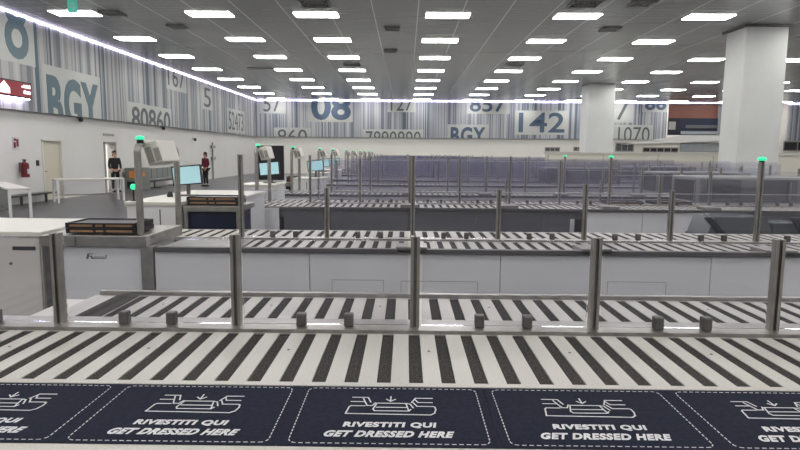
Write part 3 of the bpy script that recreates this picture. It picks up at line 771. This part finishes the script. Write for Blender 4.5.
# desks and monitors
dk = make_desk('white operator desk right of the black board, with a pale monitor')
dk.location = (-2.03, 12.35, FZ); dk.scale = (.75,.6,1)
t = thing('operator_desk', 'large white operator desk behind the nearest trays, bright monitor on it', 'desk', (-2.93, 6.2, FZ), group='white operator desks')
MB().box(0,.58,0,1.0,1.14,1.18,bev=.006).box(0,1.02,1.0,2.0,1.14,1.18,bev=.006).build('desk_top', 'white_cream', t)
MB().box(.02,.56,.02,1.0,0,1.14).box(.02,1.0,1.0,1.98,0,1.14).build('cabinet_body', 'white', t)
MB().box(.36,.372,.016,.02,.06,1.1).build('door_gap', 'seam', t)
t = thing('tray_table', 'steel topped table with dark blue front carrying trays, beside the large white desk', 'table', (-2.06, 6.3, FZ))
MB().box(-.29,.31,0,.62,1.07,1.13,bev=.004).build('table_top', 'steel', t)
MB().box(-.24,.27,.04,.6,0,1.07).build('skirt', 'bluedark', t)
for x in (-.285,.27): MB().box(x,x+.04,.0,.04,0,1.07).build('leg', 'steel', t)
mlabels = ['bright cyan monitor behind the nearest scanner arch', 'cyan monitor standing in front of the black board', 'pale cyan monitor right of the black board', 'small far monitor behind the fifth lane arch', 'tiny far monitor behind the seventh lane arch']
mon0.location = (-2.58, 7.1, .981); mon0['label'] = mlabels[0]
dlab = ['white operator desk below the black board', '', 'far white operator desk with the fourth monitor', 'farthest white operator desk with a monitor']
for j, (x, y) in enumerate([(-2.38, 9.75), (-1.98, 12.35), (-2.3, 15.9), (-2.3, 18.5)]):
    if j != 1: dup(dk, (x-.05, y, FZ), dlab[j])
    dup(mon0, (x+.05, y+.55, .981), mlabels[j+1])
# green status lamp on a stalk on the near desk
t = thing('status_lamp', 'green lamp ball on a short stalk at the front left of the nearest white desk', 'lamp', (-2.87, 6.3, .981))
MB().cyl((0,0,0),(0,0,.12),.008).cyl((0,0,0),(0,0,.01),.03).build('stalk', 'dark', t); MB().sph((0,0,.148),.032,seg=14).build('green_ball', 'green', t, smooth=True)
o = MB().cyl((-2.72,6.9,.981),(-2.72,6.9,1.01),.035).sph((-2.72,6.9,1.015),.03).build('desk_knob', 'dark'); tag(o, 'small black knob on the nearest white desk', 'knob')
# black board on feet
t = thing('black_board', 'large black upright board behind the cyan monitor, left of the far arches', 'board', (-2.95, 13.2, FZ))
MB().box(-.28,.28,-.02,.03,1.1,1.85,bev=.006).build('panel', 'dark', t); MB().box(-.03,.03,0,.04,.03,1.1).box(-.2,.2,-.15,.2,0,.03).build('stand', 'steel_dark', t)

# near left white cabinet
t = thing('white_cabinet', 'white cabinet with black slot handle at the left edge', 'cabinet', (-3.25, 4.55, FZ))
MB().box(-.75,.44,0.012,.92,0,1.04,bev=.006).build('body', 'white_cream', t)
MB().box(-.75,.45,-.01,.94,1.04,1.08,bev=.006).build('top', 'white_cream', t)
MB().box(-.75,.43,0.0,.012,.03,1.03,bev=.002).build('door', 'white_cream', t)
MB().box(.22,.40,-.004,.0,.935,.965,bev=.0015).build('handle_slot', 'dark', t)
MB().cyl((.2,-.004,.83),(.2,0,.83),.012).build('lock', 'steel_dark', t)

# right: x-ray machines and partition
def xray(x, y, label, s=1.):
    t = thing('x_ray_machine', label, 'scanner machine', (x, y, FZ), group='x-ray machines on the right')
    MB().box(0,1.9,0,1.08,.95,1.36,bev=.03).build('hood', 'seat', t)
    MB().box(.1,.65,-.02,0,1.02,1.33,bev=.008).build('dark_window', 'darkgrey', t)
    MB().box(1.0,1.55,-.02,0,1.0,1.33,bev=.008).build('dark_window', 'darkgrey', t)
    MB().box(-.02,0,.15,.9,.97,1.3).build('tunnel_curtain', 'dark', t)
    MB().box(.05,1.85,.05,1.03,0,.95).build('base', 'white', t)
    return t
xray(4.75, 9.72, 'grey x-ray machine hood with dark windows behind the third lane at the right')
xray(5.2, 12.4, 'grey x-ray machine hood with dark windows behind the fourth lane at the right')
xray(3.7, 15.7, 'farther white x-ray machine behind the fifth lane')
xray(6.9, 18.3, 'farthest white x-ray machine behind the sixth lane')
t = thing('low_partition', 'long ivory partition with flat cap behind the lanes on the right', 'partition', (5.2, 22.1, FZ))
MB().box(0,16,.0,.5,0,1.74).build('panel', 'partition', t); MB().box(-.05,16.05,-.05,.55,1.74,1.80).build('cap', 'white_cream', t)
for k in range(8): MB().box(2*k-.01,2*k+.01,-.004,0,.1,1.7).build('joint', 'frame_grey', t)
# tray trolley in the aisle on the right
t = thing('tray_trolley', 'blue-grey sloping tray trolley with black side edges behind the second lane at the right', 'trolley', (4.0, 7.1, FZ))
MB().prism([(-.42,0,.75),(.36,0,.75),(.28,0,.98),(-.34,0,.98)],(0,.5,0)).build('hopper', 'glassdark', t)
MB().prism([(-.46,-.02,.98),(-.38,-.02,.98),(-.18,-.02,.76),(-.24,-.02,.72)],(0,.05,0)).prism([(.56,-.02,.98),(.64,-.02,.98),(.80,-.02,.72),(.76,-.02,.70)],(0,.05,0)).build('edge_bar', 'dark', t)
MB().box(-.44,.42,.1,.5,.5,.75).box(.42,.78,.1,.5,.5,.9).build('body', 'glassdark', t)
for x in (-.4,.36):
    for y in (.12,.44): MB().cyl((x,y,.08),(x,y,.5),.02).sph((x,y,.045),.045).build('leg', 'dark', t)
# small black items on the third lane's rear track
for j, (x, lb) in enumerate([(3.35,'black flat tray lying on the third lane, left of two'),(4.05,'black flat tray lying on the third lane, right of two')]):
    r = dup(tray0, (x, 9.3, zt+.002), lb)

# ------------------------------------------------------------------ camera & render settings
cam = bpy.data.cameras.new('camera'); co = bpy.data.objects.new('camera', cam); COL.objects.link(co)
cam.sensor_width = 36; cam.lens = 36*600/800; cam.clip_end = 200; cam.clip_start = .05
Rm = Matrix.Rotation(math.radians(.5),3,'Z') @ Matrix.Rotation(math.radians(90-6.8),3,'X') @ Matrix.Rotation(math.radians(.45),3,'Z')
co.matrix_world = Matrix.Translation((0,0,1.5)) @ Rm.to_4x4()
sc.camera = co
w = bpy.data.worlds.new('world'); sc.world = w; w.use_nodes = True
w.node_tree.nodes['Background'].inputs[0].default_value = (.6,.62,.65,1); w.node_tree.nodes['Background'].inputs[1].default_value = .3
sc.view_settings.view_transform = 'Standard'; sc.view_settings.look = 'None'; sc.view_settings.exposure = 0.22; sc.view_settings.gamma = 1
for o in sc.objects:
    if not o.parent and 'label' in o and not 4 <= len(o['label'].split()) <= 16: print('LABEL', len(o['label'].split()), o['label'])
sc.cycles.transparent_max_bounces = 48; sc.cycles.max_bounces = 8; sc.cycles.diffuse_bounces = 4
